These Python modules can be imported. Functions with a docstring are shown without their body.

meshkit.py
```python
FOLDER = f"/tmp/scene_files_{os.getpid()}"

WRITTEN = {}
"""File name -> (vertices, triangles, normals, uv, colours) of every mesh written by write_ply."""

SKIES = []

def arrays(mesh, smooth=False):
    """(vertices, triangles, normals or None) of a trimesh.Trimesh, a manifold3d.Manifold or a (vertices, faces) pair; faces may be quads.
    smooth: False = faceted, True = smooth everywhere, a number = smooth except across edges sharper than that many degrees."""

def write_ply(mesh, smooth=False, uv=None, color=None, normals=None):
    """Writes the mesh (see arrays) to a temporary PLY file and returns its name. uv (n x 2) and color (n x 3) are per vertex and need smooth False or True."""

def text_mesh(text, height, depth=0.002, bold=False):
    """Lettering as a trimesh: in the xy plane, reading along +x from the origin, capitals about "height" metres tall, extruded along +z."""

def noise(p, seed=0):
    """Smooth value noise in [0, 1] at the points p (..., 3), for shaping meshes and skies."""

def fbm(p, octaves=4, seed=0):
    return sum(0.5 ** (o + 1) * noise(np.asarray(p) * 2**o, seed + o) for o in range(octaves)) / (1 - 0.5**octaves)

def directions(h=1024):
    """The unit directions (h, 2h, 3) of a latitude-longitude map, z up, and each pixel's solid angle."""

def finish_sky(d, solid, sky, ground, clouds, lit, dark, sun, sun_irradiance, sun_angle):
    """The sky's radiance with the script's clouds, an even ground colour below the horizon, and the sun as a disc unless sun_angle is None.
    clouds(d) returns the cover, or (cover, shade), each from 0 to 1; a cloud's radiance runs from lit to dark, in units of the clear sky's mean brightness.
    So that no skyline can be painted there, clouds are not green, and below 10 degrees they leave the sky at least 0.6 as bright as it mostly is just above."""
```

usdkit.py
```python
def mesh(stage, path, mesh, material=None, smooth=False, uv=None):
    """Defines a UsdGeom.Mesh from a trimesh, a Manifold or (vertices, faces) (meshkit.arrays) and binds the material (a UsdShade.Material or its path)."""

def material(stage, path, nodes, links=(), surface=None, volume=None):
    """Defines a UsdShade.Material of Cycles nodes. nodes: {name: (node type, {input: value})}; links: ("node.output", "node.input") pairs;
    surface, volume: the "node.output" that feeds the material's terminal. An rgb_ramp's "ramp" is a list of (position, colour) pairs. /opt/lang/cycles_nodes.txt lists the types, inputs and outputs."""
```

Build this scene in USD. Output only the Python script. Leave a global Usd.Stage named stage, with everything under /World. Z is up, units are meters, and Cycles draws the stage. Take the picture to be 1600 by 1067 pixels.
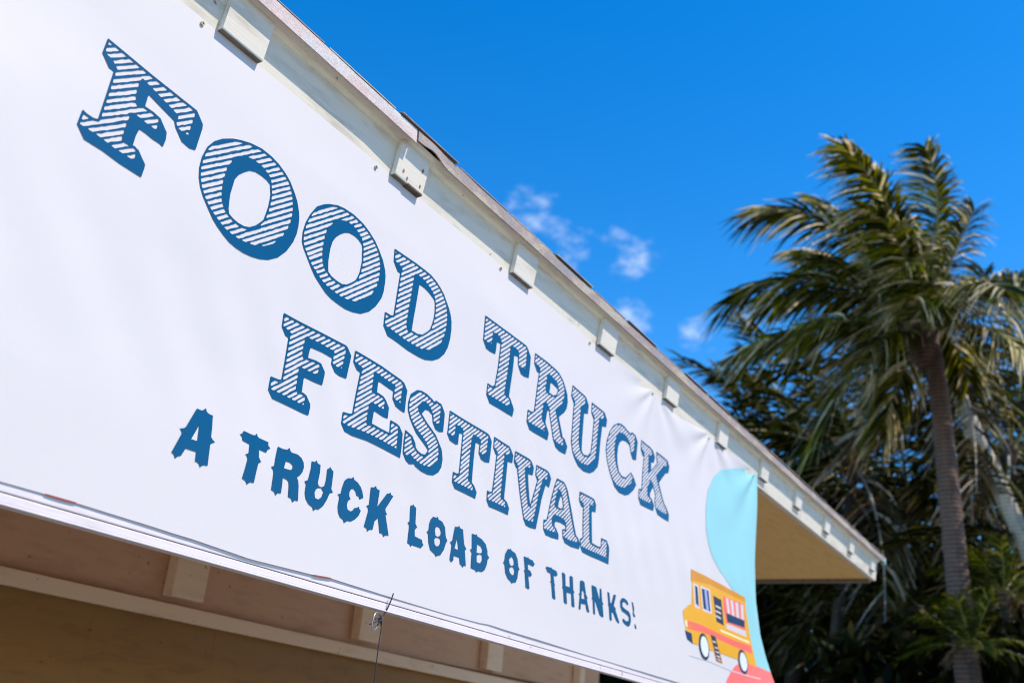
import math, random
import numpy as np, trimesh, usdkit, meshkit
from shapely.geometry import Polygon, LineString, MultiPolygon
from shapely.ops import unary_union
from shapely import affinity
from pxr import Usd, UsdGeom, UsdLux, UsdShade, Gf, Sdf

stage = Usd.Stage.CreateInMemory()
UsdGeom.SetStageUpAxis(stage, UsdGeom.Tokens.z)
UsdGeom.SetStageMetersPerUnit(stage, 1.0)
UsdGeom.Xform.Define(stage, '/World')
UsdGeom.Scope.Define(stage, '/World/Looks')

# ------------------------------------------------------------------ camera, sky, sun, exposure
EXPOSURE = 0.25
EYE = (0.0, 0.0, 1.6)
RIGHT, DOWN, FORWARD = (0.507339, -0.85755, 0.084943), (0.366217, 0.125327, -0.922051), (0.780059, 0.4989, 0.377632)
cam = UsdGeom.Camera.Define(stage, '/World/camera')
cam.AddTransformOp().Set(Gf.Matrix4d(*RIGHT, 0, *[-v for v in DOWN], 0, *[-v for v in FORWARD], 0, *EYE, 1))
cam.CreateHorizontalApertureAttr(36.0)
cam.CreateVerticalApertureAttr(36.0 * 682 / 1024)
cam.CreateFocalLengthAttr(35.01)
cam.CreateFStopAttr(2.7)
cam.CreateFocusDistanceAttr(2.85)
cam.CreateClippingRangeAttr(Gf.Vec2f(0.05, 2000))
cam.CreateExposureAttr(EXPOSURE)

SUN_EL, SUN_X = math.radians(57.0), math.radians(14)
SUN = np.array([math.sin(SUN_X) * math.cos(SUN_EL), -math.cos(SUN_X) * math.cos(SUN_EL), math.sin(SUN_EL)])
CLOUDS = [(0.7462, 0.4526, 0.4882, .05), (0.735, 0.4626, 0.4922, .04), (0.7600, 0.4440, 0.4850, .045), (0.7975, 0.3777, 0.4704, .04), (0.7718, 0.4402, 0.4589, .03), (0.8253, 0.391, 0.4076, .03),
          (0.9183, 0.1804, 0.3523, .06), (0.9422, 0.1686, 0.2894, .06), (0.8652, 0.3091, 0.3949, .05), (0.9307, 0.0585, 0.3611, .06),
          (-0.5, 0.7, 0.4, .12), (-0.8, -0.3, 0.45, .1), (0.1, -0.9, 0.3, .13), (0.5, 0.75, 0.3, .1), (-0.2, 0.9, 0.25, .12), (0.75, -0.6, 0.3, .12)]
nodes = {'sky': ('sky_texture', dict(sky_type='single_scattering', sun_disc=False, sun_elevation=SUN_EL, sun_rotation=math.atan2(SUN[0], SUN[1]), altitude=0.0, air_density=1.0, aerosol_density=0.15, ozone_density=3.0)),
         'sat': ('hsv', dict(hue=0.503, saturation=1.42, value=1.36)), 'co': ('texture_coordinate', {}), 'bg': ('background_shader', dict(strength=0.15)),
         'cs': ('mapping', dict(scale=(1, 1, 1.7))), 'nz': ('noise_texture', dict(scale=17.0, detail=7.0, roughness=0.6)),
         'nm': ('map_range', dict(range_type='smoothstep', from_min=0.72, from_max=1.12, to_min=0.0, to_max=0.8, clamp=True)),
         'cm': ('math', dict(math_type='multiply_add', value2=0.28)),
         'mx': ('mix_color', dict(blend_type='mix', b=(5.6, 6.2, 7.0)))}
links = [('co.generated', 'cs.vector'), ('cs.vector', 'nz.vector'), ('nz.fac', 'cm.value3'), ('cm.value', 'nm.value')]
last = None
for i, (a, b, c, w) in enumerate(CLOUDS):
    n = np.array([a, b, c]) / np.linalg.norm((a, b, c))
    nodes[f'd{i}'] = ('mix_vector', dict(fac=1.0)) if False else ('normal', dict(direction=tuple(n)))
    nodes[f'm{i}'] = ('map_range', dict(range_type='smoothstep', from_min=math.cos(w * 1.25), from_max=1.0, to_min=0.0, to_max=1.0 if w < .07 else .8, clamp=True))
    nodes[f's{i}'] = ('separate_xyz', {})
    nodes[f'x{i}'] = ('math', dict(math_type='multiply', value2=float(n[0])))
    nodes[f'y{i}'] = ('math', dict(math_type='multiply_add', value2=float(n[1])))
    nodes[f'z{i}'] = ('math', dict(math_type='multiply_add', value2=float(n[2])))
    del nodes[f'd{i}']
    links += [('co.generated', f's{i}.vector'), (f's{i}.x', f'x{i}.value1'), (f's{i}.y', f'y{i}.value1'), (f'x{i}.value', f'y{i}.value3'), (f's{i}.z', f'z{i}.value1'), (f'y{i}.value', f'z{i}.value3'), (f'z{i}.value', f'm{i}.value')]
    if last:
        nodes[f'a{i}'] = ('math', dict(math_type='maximum'))
        links += [(last, f'a{i}.value1'), (f'm{i}.result', f'a{i}.value2')]
        last = f'a{i}.value'
    else:
        last = f'm{i}.result'
links += [(last, 'cm.value1'), ('sky.color', 'sat.color'), ('sat.color', 'mx.a'), ('nm.result', 'mx.fac'), ('mx.result', 'bg.color')]
sky_look = usdkit.material(stage, '/World/Looks/sky', nodes, links, surface='bg.background')
dome = UsdLux.DomeLight.Define(stage, '/World/sky')
UsdShade.MaterialBindingAPI.Apply(dome.GetPrim()).Bind(sky_look)
dome.GetPrim().SetCustomDataByKey('kind', 'structure')
dome.GetPrim().SetCustomDataByKey('label', 'deep blue sky with a few small white clouds')
dome.GetPrim().SetCustomDataByKey('category', 'sky')
sun = UsdLux.DistantLight.Define(stage, '/World/sun')
sun.CreateIntensityAttr(1.25)
sun.CreateAngleAttr(0.5)
sun.CreateNormalizeAttr(True)
sun.CreateColorAttr(Gf.Vec3f(1.0, 0.92, 0.82))
z = SUN; x = np.cross((0, 0, 1), z); x /= np.linalg.norm(x); y = np.cross(z, x)
sun.AddTransformOp().Set(Gf.Matrix4d(*x, 0, *y, 0, *z, 0, 0, 0, 40, 1))

# ------------------------------------------------------------------ helpers
used = {}
def numbered(parent, name):
    k = used.get((parent, name), 0); used[(parent, name)] = k + 1
    return f'{parent}/{name}' + (f'_{k:03d}' if k else '')
def path_of(p): return '/World' if p is None else (p if isinstance(p, str) else str(p.GetPath()))
def obj(name, mesh, mat, parent=None, smooth=False, label=None, uv=None):
    m = usdkit.mesh(stage, numbered(path_of(parent), name), mesh, '/World/Looks/' + mat, smooth, uv)
    if label: m.GetPrim().SetCustomDataByKey('label', label)
    return m.GetPrim()
def tag(p, label=None, cat=None, group=None, kind=None):
    for k, v in (('label', label), ('category', cat), ('group', group), ('kind', kind)):
        if v: p.SetCustomDataByKey(k, v)
    return p
def thing(name, label, cat, loc=(0, 0, 0), rot=0, group=None, scale=None):
    x = UsdGeom.Xform.Define(stage, numbered('/World', name))
    x.AddTranslateOp().Set(Gf.Vec3d(*map(float, loc))); x.AddRotateZOp().Set(float(rot))
    if scale: x.AddScaleOp().Set(Gf.Vec3f(*([scale] * 3)))
    return tag(x.GetPrim(), label, cat, group)
def copy_of(src, label, loc, rot=0, scale=1.0):
    d = src.GetCustomData()
    p = thing(src.GetName().rsplit('_0', 1)[0], label, d['category'], loc, rot, d.get('group'), scale)
    p.GetReferences().AddInternalReference(src.GetPath()); p.SetInstanceable(True)
    return p
def cat(ms): return trimesh.util.concatenate(ms)
def box(x0, x1, y0, y1, z0, z1, b=0.0):
    if b <= 0:
        m = trimesh.creation.box((x1 - x0, y1 - y0, z1 - z0)); m.apply_translation(((x0 + x1) / 2, (y0 + y1) / 2, (z0 + z1) / 2)); return m
    p = []
    for sx in (0, 1):
        for sy in (0, 1):
            for sz in (0, 1):
                X, Y, Z = (x0, x1)[sx], (y0, y1)[sy], (z0, z1)[sz]
                dx, dy, dz = b * (1 - 2 * sx), b * (1 - 2 * sy), b * (1 - 2 * sz)
                p += [(X, Y + dy, Z + dz), (X + dx, Y, Z + dz), (X + dx, Y + dy, Z)]
    return trimesh.convex.convex_hull(np.array(p))
def prism_x(profile, x0, x1, n=1):
    """A closed (y, z) outline carried along x."""
    poly = Polygon(profile)
    if not poly.exterior.is_ccw: profile = profile[::-1]
    xs = np.linspace(x0, x1, n + 1); k = len(profile)
    v = np.array([(X, a, b) for X in xs for a, b in profile]); f = []
    for i in range(n):
        for j in range(k):
            a, b = i * k + j, i * k + (j + 1) % k
            f += [(a, a + k, b), (b, a + k, b + k)]
    cv, cf = trimesh.creation.triangulate_polygon(Polygon(profile), engine='earcut')
    base = len(v); c0 = np.column_stack([np.full(len(cv), x0), cv]); c1 = np.column_stack([np.full(len(cv), x1), cv])
    v = np.vstack([v, c0, c1]); f += [tuple(t[::-1] + base) for t in cf] + [tuple(t + base + len(cv)) for t in cf]
    m = trimesh.Trimesh(v, np.array(f), process=False); trimesh.repair.fix_normals(m); return m
def tube(pts, r, sides=8, cap=True):
    p = np.asarray(pts, float); r = np.broadcast_to(r, (len(p),)); t = np.gradient(p, axis=0); t /= np.linalg.norm(t, axis=1, keepdims=True) + 1e-12
    a = np.cross(t, (0.31, 0.2, 0.93)); a /= np.linalg.norm(a, axis=1, keepdims=True) + 1e-12
    b = np.cross(t, a); g = np.arange(sides) * 2 * np.pi / sides
    v = (p[:, None] + r[:, None, None] * (np.cos(g)[None, :, None] * a[:, None] + np.sin(g)[None, :, None] * b[:, None])).reshape(-1, 3)
    f = []
    for i in range(len(p) - 1):
        for j in range(sides):
            q = i * sides + j, i * sides + (j + 1) % sides
            f += [(q[0], q[1], q[0] + sides), (q[1], q[1] + sides, q[0] + sides)]
    if cap:
        v = np.vstack([v, p[0], p[-1]]); n = len(v)
        for j in range(sides):
            f += [(n - 2, (j + 1) % sides, j), (n - 1, (len(p) - 1) * sides + j, (len(p) - 1) * sides + (j + 1) % sides)]
    return trimesh.Trimesh(v, np.array(f), process=False)
def bezier(p0, p1, p2, n):
    t = np.linspace(0, 1, n)[:, None]
    return (1 - t) ** 2 * np.array(p0) + 2 * t * (1 - t) * np.array(p1) + t ** 2 * np.array(p2)

# ------------------------------------------------------------------ materials
def plain(name, color, rough=0.6, spec=0.5, vary=0.0, scale=6.0, bump=0.0, bscale=60.0, dark=None, **more):
    n = {'p': ('principled_bsdf', dict(base_color=color, roughness=rough, specular_ior_level=spec, **more))}
    l = []
    if vary or bump: n['g'] = ('texture_coordinate', {})
    if vary:
        n['n'] = ('noise_texture', dict(scale=scale, detail=6.0, roughness=0.65))
        d = dark or tuple(c * (1 - vary) for c in color)
        n['r'] = ('rgb_ramp', dict(ramp=[(0.32, d), (0.62, color)])); l += [('g.object', 'n.vector'), ('n.fac', 'r.fac'), ('r.color', 'p.base_color')]
    if bump:
        n['bn'] = ('noise_texture', dict(scale=bscale, detail=4.0)); n['b'] = ('bump', dict(strength=bump, distance=0.002)); l += [('g.object', 'bn.vector'), ('bn.fac', 'b.height'), ('b.normal', 'p.normal')]
    usdkit.material(stage, '/World/Looks/' + name, n, l, surface='p.BSDF')
def paint(name, color, dirt, rough=0.5):
    """Old house paint: broad soft grime, fine chips and a brush grain along the board."""
    n = {'g': ('texture_coordinate', {}), 'm': ('mapping', dict(scale=(1.2, 6, 6))), 'n': ('noise_texture', dict(scale=3.0, detail=8.0, roughness=0.7)), 'r': ('rgb_ramp', dict(ramp=[(0.28, dirt), (0.5, color), (1.0, color)])),
         'c': ('noise_texture', dict(scale=26.0, detail=3.0)), 'cr': ('rgb_ramp', dict(ramp=[(0.0, (1, 1, 1)), (0.71, (1, 1, 1)), (0.745, (0.45, 0.36, 0.26))])),
         'x': ('mix_color', dict(blend_type='multiply', fac=1.0)), 'gm': ('mapping', dict(scale=(6, 90, 90))), 'gn': ('noise_texture', dict(scale=2.0, detail=4.0)), 'b': ('bump', dict(strength=0.35, distance=0.0015)),
         'p': ('principled_bsdf', dict(roughness=rough, specular_ior_level=0.4))}
    usdkit.material(stage, '/World/Looks/' + name, n, [('g.object', 'm.vector'), ('m.vector', 'n.vector'), ('n.fac', 'r.fac'), ('g.object', 'c.vector'), ('c.fac', 'cr.fac'), ('r.color', 'x.a'), ('cr.color', 'x.b'), ('x.result', 'p.base_color'),
                                                     ('g.object', 'gm.vector'), ('gm.vector', 'gn.vector'), ('gn.fac', 'b.height'), ('b.normal', 'p.normal')], surface='p.BSDF')
paint('cream_paint', (0.70, 0.62, 0.49), (0.47, 0.41, 0.31))
paint('block_paint', (0.71, 0.63, 0.51), (0.55, 0.47, 0.36))
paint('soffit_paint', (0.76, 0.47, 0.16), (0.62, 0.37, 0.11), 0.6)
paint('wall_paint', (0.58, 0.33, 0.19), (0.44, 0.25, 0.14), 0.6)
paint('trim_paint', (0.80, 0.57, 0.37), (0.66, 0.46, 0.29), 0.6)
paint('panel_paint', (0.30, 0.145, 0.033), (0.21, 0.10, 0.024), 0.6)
paint('rail_paint', (0.68, 0.60, 0.60), (0.60, 0.52, 0.50), 0.35)
plain('dark_gap', (0.02, 0.018, 0.016), 0.8)
plain('rust', (0.36, 0.16, 0.05), 0.85, vary=0.5, scale=80)
plain('rotten_wood', (0.12, 0.085, 0.06), 0.9, vary=0.5, scale=60)
plain('dark_wood', (0.22, 0.18, 0.14), 0.9, vary=0.4, scale=30)  # dark brown for the block undersides and the end fascia
plain('brass', (0.62, 0.48, 0.22), 0.35, metallic=1.0)
plain('screw_steel', (0.2, 0.19, 0.18), 0.5, metallic=1.0)
plain('cord_black', (0.02, 0.02, 0.03), 0.6, bump=0.5, bscale=300)
plain('wire_steel', (0.42, 0.42, 0.46), 0.35, metallic=0.8)
plain('hem_red', (0.30, 0.06, 0.045), 0.5)
plain('shingle_dark', (0.05, 0.055, 0.05), 0.9, vary=0.4, scale=40)
plain('teal_metal', (0.25, 0.5, 0.46), 0.5)
plain('ground_sand', (0.225, 0.215, 0.195), 0.9, vary=0.25, scale=0.6, bump=0.3, bscale=8)
plain('underside', (0.3, 0.26, 0.2), 0.8)
# roof edging: granules over pinkish grey flashing
def edging_look(name, ramp):
    usdkit.material(stage, '/World/Looks/' + name, {
    'g': ('texture_coordinate', {}), 'm': ('mapping', dict(scale=(1, 3, 3))), 'n': ('noise_texture', dict(scale=4.5, detail=5.0, roughness=0.7)), 'r': ('rgb_ramp', dict(ramp=ramp)),
    'f': ('noise_texture', dict(scale=220.0, detail=2.0)), 'fr': ('rgb_ramp', dict(ramp=[(0.3, (0.72, 0.72, 0.72)), (0.7, (1.1, 1.1, 1.1))])), 'x': ('mix_color', dict(blend_type='multiply', fac=1.0)), 'b': ('bump', dict(strength=0.5, distance=0.001)),
    'p': ('principled_bsdf', dict(roughness=0.75))},
    [('g.object', 'm.vector'), ('m.vector', 'n.vector'), ('n.fac', 'r.fac'), ('g.object', 'f.vector'), ('f.fac', 'fr.fac'), ('r.color', 'x.a'), ('fr.color', 'x.b'), ('x.result', 'p.base_color'), ('f.fac', 'b.height'), ('b.normal', 'p.normal')], surface='p.BSDF')
edging_look('roof_edging', [(0.3, (0.50, 0.50, 0.47)), (0.45, (0.56, 0.52, 0.49)), (0.55, (0.58, 0.44, 0.41)), (0.75, (0.44, 0.40, 0.36))])
edging_look('worn_edging', [(0.3, (0.30, 0.29, 0.27)), (0.42, (0.44, 0.37, 0.28)), (0.5, (0.33, 0.25, 0.22)), (0.62, (0.26, 0.24, 0.23)), (0.75, (0.42, 0.33, 0.29))])
def vinyl(name, color, rough=0.45, spec=0.2):
    """Printed banner cloth: satin, with the fine weave of the scrim showing as relief."""
    n = {'g': ('texture_coordinate', {}), 'w': ('wave_texture', dict(scale=70.0, bands_direction='x', distortion=0.4)), 'v': ('wave_texture', dict(scale=70.0, bands_direction='z', distortion=0.4)),
         'a': ('math', dict(math_type='add')), 'n': ('noise_texture', dict(scale=9.0, detail=4.0)), 'nn': ('math', dict(math_type='multiply_add', value2=1.2)), 'b': ('bump', dict(strength=0.06, distance=0.0012)),
         'p': ('principled_bsdf', dict(base_color=color, roughness=rough, specular_ior_level=spec))}
    l = [('g.object', 'w.vector'), ('g.object', 'v.vector'), ('w.fac', 'a.value1'), ('v.fac', 'a.value2'), ('g.object', 'n.vector'), ('n.fac', 'nn.value1'), ('a.value', 'nn.value3'), ('nn.value', 'b.height'), ('b.normal', 'p.normal')]
    usdkit.material(stage, '/World/Looks/' + name, n, l, surface='p.BSDF')
vinyl('banner_white', (0.61, 0.562, 0.545))
vinyl('ink_blue', (0.0004, 0.072, 0.168), 0.3, 0.3)
INKS = dict(teal=(0.28, 0.55, 0.56), coral=(0.86, 0.17, 0.15), grey=(0.55, 0.56, 0.62), yellow=(0.74, 0.36, 0.02), amber=(0.62, 0.25, 0.012), red=(0.82, 0.15, 0.11), pale=(0.64, 0.54, 0.54), navy=(0.02, 0.045, 0.10),
            charcoal=(0.035, 0.04, 0.06), lilac=(0.35, 0.38, 0.62), cream=(0.84, 0.68, 0.36), hub=(0.68, 0.70, 0.74))
for k, v in INKS.items(): vinyl('ink_' + k, v, 0.35)
def leaf(name, a, b, c, rough=0.3, trans=0.3, pale_from=0.84, tips=0.75, spec=0.5):
    """Leaflets: each its own green, some pale all over (c), many at the tip: bleaching plus sun highlights painted in. UV: along the leaflet, and a number per leaflet."""
    n = {'g': ('texture_coordinate', {}), 's': ('separate_xyz', {}), 'r': ('rgb_ramp', dict(ramp=[(0.0, a), (pale_from * .62, tuple(p * .85 + q * .15 for p, q in zip(a, b))), (pale_from - .01, b), (pale_from, c), (1.0, c)])),
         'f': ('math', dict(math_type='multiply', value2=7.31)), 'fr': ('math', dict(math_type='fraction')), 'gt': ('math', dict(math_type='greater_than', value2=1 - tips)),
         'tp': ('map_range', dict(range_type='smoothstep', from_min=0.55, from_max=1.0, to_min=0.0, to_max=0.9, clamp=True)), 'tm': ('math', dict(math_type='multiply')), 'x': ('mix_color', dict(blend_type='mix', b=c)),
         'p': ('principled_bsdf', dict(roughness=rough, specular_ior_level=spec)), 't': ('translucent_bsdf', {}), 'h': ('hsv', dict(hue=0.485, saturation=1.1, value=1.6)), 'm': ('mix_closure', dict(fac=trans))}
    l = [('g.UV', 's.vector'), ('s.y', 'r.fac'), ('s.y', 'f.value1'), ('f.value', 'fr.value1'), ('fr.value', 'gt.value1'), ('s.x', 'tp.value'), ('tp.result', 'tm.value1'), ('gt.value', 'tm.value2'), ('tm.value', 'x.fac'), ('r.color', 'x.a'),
         ('x.result', 'p.base_color'), ('x.result', 'h.color'), ('h.color', 't.color'), ('p.BSDF', 'm.closure1'), ('t.BSDF', 'm.closure2')]
    usdkit.material(stage, '/World/Looks/' + name, n, l, surface='m.closure')
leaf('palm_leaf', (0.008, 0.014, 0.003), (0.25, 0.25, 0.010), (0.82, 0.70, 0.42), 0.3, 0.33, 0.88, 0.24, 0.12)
leaf('dark_palm_leaf', (0.003, 0.005, 0.001), (0.075, 0.075, 0.004), (0.42, 0.33, 0.16), 0.45, 0.2, 0.965, 0.12, 0.04)  # pale third colour paints sun glints among the far palms
leaf('young_leaf', (0.012, 0.022, 0.003), (0.095, 0.11, 0.008), (0.2, 0.2, 0.03), 0.4, 0.35, 0.95, 0.2, 0.15)
leaf('dry_leaf', (0.05, 0.032, 0.015), (0.17, 0.12, 0.06), (0.45, 0.38, 0.28), 0.7, 0.15, spec=0.05)
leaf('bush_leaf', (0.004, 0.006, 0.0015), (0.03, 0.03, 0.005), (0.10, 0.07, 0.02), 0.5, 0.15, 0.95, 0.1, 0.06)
plain('midrib', (0.20, 0.17, 0.035), 0.45)
def bark(name, a, b, ring=5.0):
    n = {'g': ('texture_coordinate', {}), 's': ('separate_xyz', {}), 'w': ('wave_texture', dict(scale=ring, bands_direction='z', distortion=3.2, detail=4.0)), 'n': ('noise_texture', dict(scale=7.0, detail=6.0, roughness=0.7)), 'm': ('mix_color', dict(blend_type='mix', fac=0.72)),
         'r': ('rgb_ramp', dict(ramp=[(0.25, a), (0.7, b)])), 'b': ('bump', dict(strength=0.45, distance=0.01)), 'p': ('principled_bsdf', dict(roughness=0.85))}
    usdkit.material(stage, '/World/Looks/' + name, n, [('g.object', 'w.vector'), ('g.object', 'n.vector'), ('w.color', 'm.a'), ('n.color', 'm.b'), ('m.result', 'r.fac'), ('w.fac', 'b.height'), ('b.normal', 'p.normal'), ('r.color', 'p.base_color')], surface='p.BSDF')
bark('trunk_bark', (0.035, 0.017, 0.011), (0.155, 0.088, 0.058))
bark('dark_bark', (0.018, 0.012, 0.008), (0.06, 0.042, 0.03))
bark('pale_bark', (0.26, 0.22, 0.17), (0.52, 0.46, 0.37))

# ------------------------------------------------------------------ ground
a = np.linspace(0, 2 * np.pi, 49)[:-1]
gv = np.vstack([[0, 0, 0]] + [np.column_stack([r * np.cos(a), r * np.sin(a), 0 * a]) for r in (12, 60, 900)])
gf = [(0, 1 + j, 1 + (j + 1) % 48) for j in range(48)]
for k in range(2):
    for j in range(48):
        p, q = 1 + k * 48 + j, 1 + k * 48 + (j + 1) % 48
        gf += [(p, p + 48, q), (q, p + 48, q + 48)]
tag(obj('ground', (gv, np.array(gf)), 'ground_sand'), 'pale sandy ground reaching to the horizon', 'ground', kind='structure')

# ------------------------------------------------------------------ the pavilion
Z0, D = 1.6, 1.9                       # eye height; distance to the plane of the eaves
X0, X1 = -7.0, 9.293                   # the eaves run from behind the viewer to the far corner
zz = lambda v: Z0 + D * v
TAN = math.tan(math.radians(8))
fas = lambda z, d=0.0: D * 1.003 - (z - zz(.87)) * TAN - d      # the fascia leans outward towards its top
pav = thing('pavilion', 'cream painted timber pavilion with deep soffit and blocks along its eaves, carrying the banner', 'building')
zb, zt = zz(.87), zz(.968)
obj('fascia_board', prism_x([(fas(zb), zb), (fas(zt), zt), (fas(zt) + .04, zt), (fas(zb) + .04, zb)], X0, X1), 'cream_paint', pav)
zk0, zk1 = zz(.896), zz(.962)
rng = random.Random(5)
for k in range(-9, 11):
    x = 1.3737 + k * .7634; e = rng.uniform(-.004, .004); w = .152 if k < 5 else .14
    x += e; dz = rng.uniform(-.004, .003); b = .003
    prof = [(fas(zk0, .019), zk0 + dz), (fas(zk0, .021), zk0 + dz + b), (fas(zk1, .021), zk1), (fas(zk1) - .001, zk1), (fas(zk0) - .001, zk0 + dz)]
    blk = obj('fascia_block', prism_x(prof, x, x + w), 'block_paint', pav)
    obj('block_underside', box(x + .001, x + w - .001, fas(zk0, .0185), fas(zk0) - .001, zk0 + dz - .0025, zk0 + dz - .0003), 'dark_wood', blk)  # dark strip puts the shade under the block into colour
    if k == 1:
        tag(blk, 'rust-stained fascia block with a rotten lower edge')
        for u, v, r in ((.035, .026, .0045), (.06, .0115, .004), (.125, .075, .005), (.13, .02, .004)):
            zc = zk0 + v; yc = fas(zc, .0215)
            m = trimesh.creation.cylinder(r, .002, sections=10); m.apply_transform(trimesh.transformations.rotation_matrix(math.pi / 2, (1, 0, 0))); m.apply_scale((1, 1, 1.5)); m.apply_translation((x + u, yc, zc))
            obj('rust_spot', m, 'rust', blk)
        rot = [(fas(zk0, .0218), zk0 + dz - .004), (fas(zk0, .0218), zk0 + dz + .003), (fas(zk0), zk0 + dz - .003), (fas(zk0), zk0 + dz - .006)]
        obj('rotten_edge', prism_x(rot, x + .07, x + .15), 'rotten_wood', blk)
# small moulding tucked under the roof edge
zm = zz(.957)
obj('bed_moulding', prism_x([(fas(zm), zm - .002), (fas(zm, .004), zm), (D * .9695, zz(.968)), (fas(zz(.968)), zz(.968))], X0, X1 + .02), 'cream_paint', pav)
# roof edging in two lengths, the second one lifting at the joint
YR, ZR0, ZR1 = D * .965, zz(.9615), zz(.9855)
JOINT = 2.17
def edging(x0, x1, lift, n):
    xs = np.concatenate([np.linspace(x0, min(x0 + .5, x1), n), np.linspace(min(x0 + .5, x1), x1, n)[1:]]) if lift else np.linspace(x0, x1, n)
    v, f = [], []
    for i, x in enumerate(xs):
        up = 0.012 * math.exp(-((x - x0 - .085) / .06) ** 2) + .004 * math.exp(-((x - x0) / .03) ** 2) if lift else 0.0
        wob = .0015 * math.sin(x * 9.1) + .001 * math.sin(x * 23.7); out = up * .8
        dn = -.007 * math.exp(-((x - x1) / .05) ** 2) if not lift and x1 < 5 else 0
        v += [(x, YR - out - (.004 if dn < -.001 else 0), ZR0 + up + wob * .4 + dn), (x, YR - out * .3, ZR1 + wob), (x, YR + .03, ZR1 + .006 + wob), (x, YR + .006 - out, ZR0 + up + wob * .4 + dn + .001)]
    for i in range(len(xs) - 1):
        for j in range(4):
            a, b = i * 4 + j, i * 4 + (j + 1) % 4
            f += [(a, b, a + 4), (b, b + 4, a + 4)]
    k = len(v) - 4
    f += [(0, 2, 1), (0, 3, 2), (k, k + 1, k + 2), (k, k + 2, k + 3)]
    m = trimesh.Trimesh(np.array(v), np.array(f), process=False); trimesh.repair.fix_normals(m); return m
obj('roof_edging', edging(X0, JOINT - .004, False, 60), 'roof_edging', pav)
obj('roof_edging', edging(JOINT + .004, X1 + .09, True, 40), 'worn_edging', pav, label='roof edging length whose corner lifts at the joint')
obj('edging_end', box(X1 + .0905, X1 + .12, YR - .003, YR + .035, ZR0 - .012, ZR1 + .004, .003), 'teal_metal', pav)
# roof: two slopes, and the first course of shingles showing as slivers over the edging
SL = math.tan(math.radians(12)); YE, YB = YR + .004, 8.4; YM = (YE + YB) / 2
zr = lambda y: ZR1 + .004 + (min(y, YE + YB - y) - YE) * SL
roof = obj('roof', prism_x([(YE, zr(YE)), (YM, zr(YM)), (YB, zr(YB)), (YB, zr(YB) - .03), (YM, zr(YM) - .06), (YE + .04, zr(YE) - .03)], X0, X1 + .08), 'shingle_dark', pav)
rng = random.Random(11)
for k in range(46):
    xa = X0 + .2 + k * .355; o = rng.uniform(-.006, .006); h = rng.uniform(.001, .004)
    if xa + .34 > X1 + .06: break
    m = prism_x([(YR - .002 + o, ZR1 + .007), (YR - .002 + o, ZR1 + .008 + h), (YR + .3, ZR1 + .012 + h + .3 * SL), (YR + .3, ZR1 + .006 + .3 * SL)], xa, xa + .33)
    obj('shingle', m, 'worn_edging', roof)
# soffit boards, end trim, gable
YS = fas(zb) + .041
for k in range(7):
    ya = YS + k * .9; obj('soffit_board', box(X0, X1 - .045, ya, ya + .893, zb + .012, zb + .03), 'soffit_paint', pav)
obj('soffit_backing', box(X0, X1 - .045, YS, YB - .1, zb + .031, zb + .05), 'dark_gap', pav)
obj('end_fascia', box(X1 - .044, X1 - .001, YS, YB - .05, zb - .02, zt + .02, .003), 'dark_wood', pav)
g = Polygon([(YS, zt + .021), (YB - .1, zt + .021), (YM, zr(YM) - .07)])
gm = trimesh.creation.extrude_polygon(g, .03, engine='earcut'); T = np.eye(4); T[:3, :3] = [[0, 0, 1], [1, 0, 0], [0, 1, 0]]; gm.apply_transform(T); gm.apply_translation((X1 - .04, 0, 0))
obj('gable', gm, 'cream_paint', pav)
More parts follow.
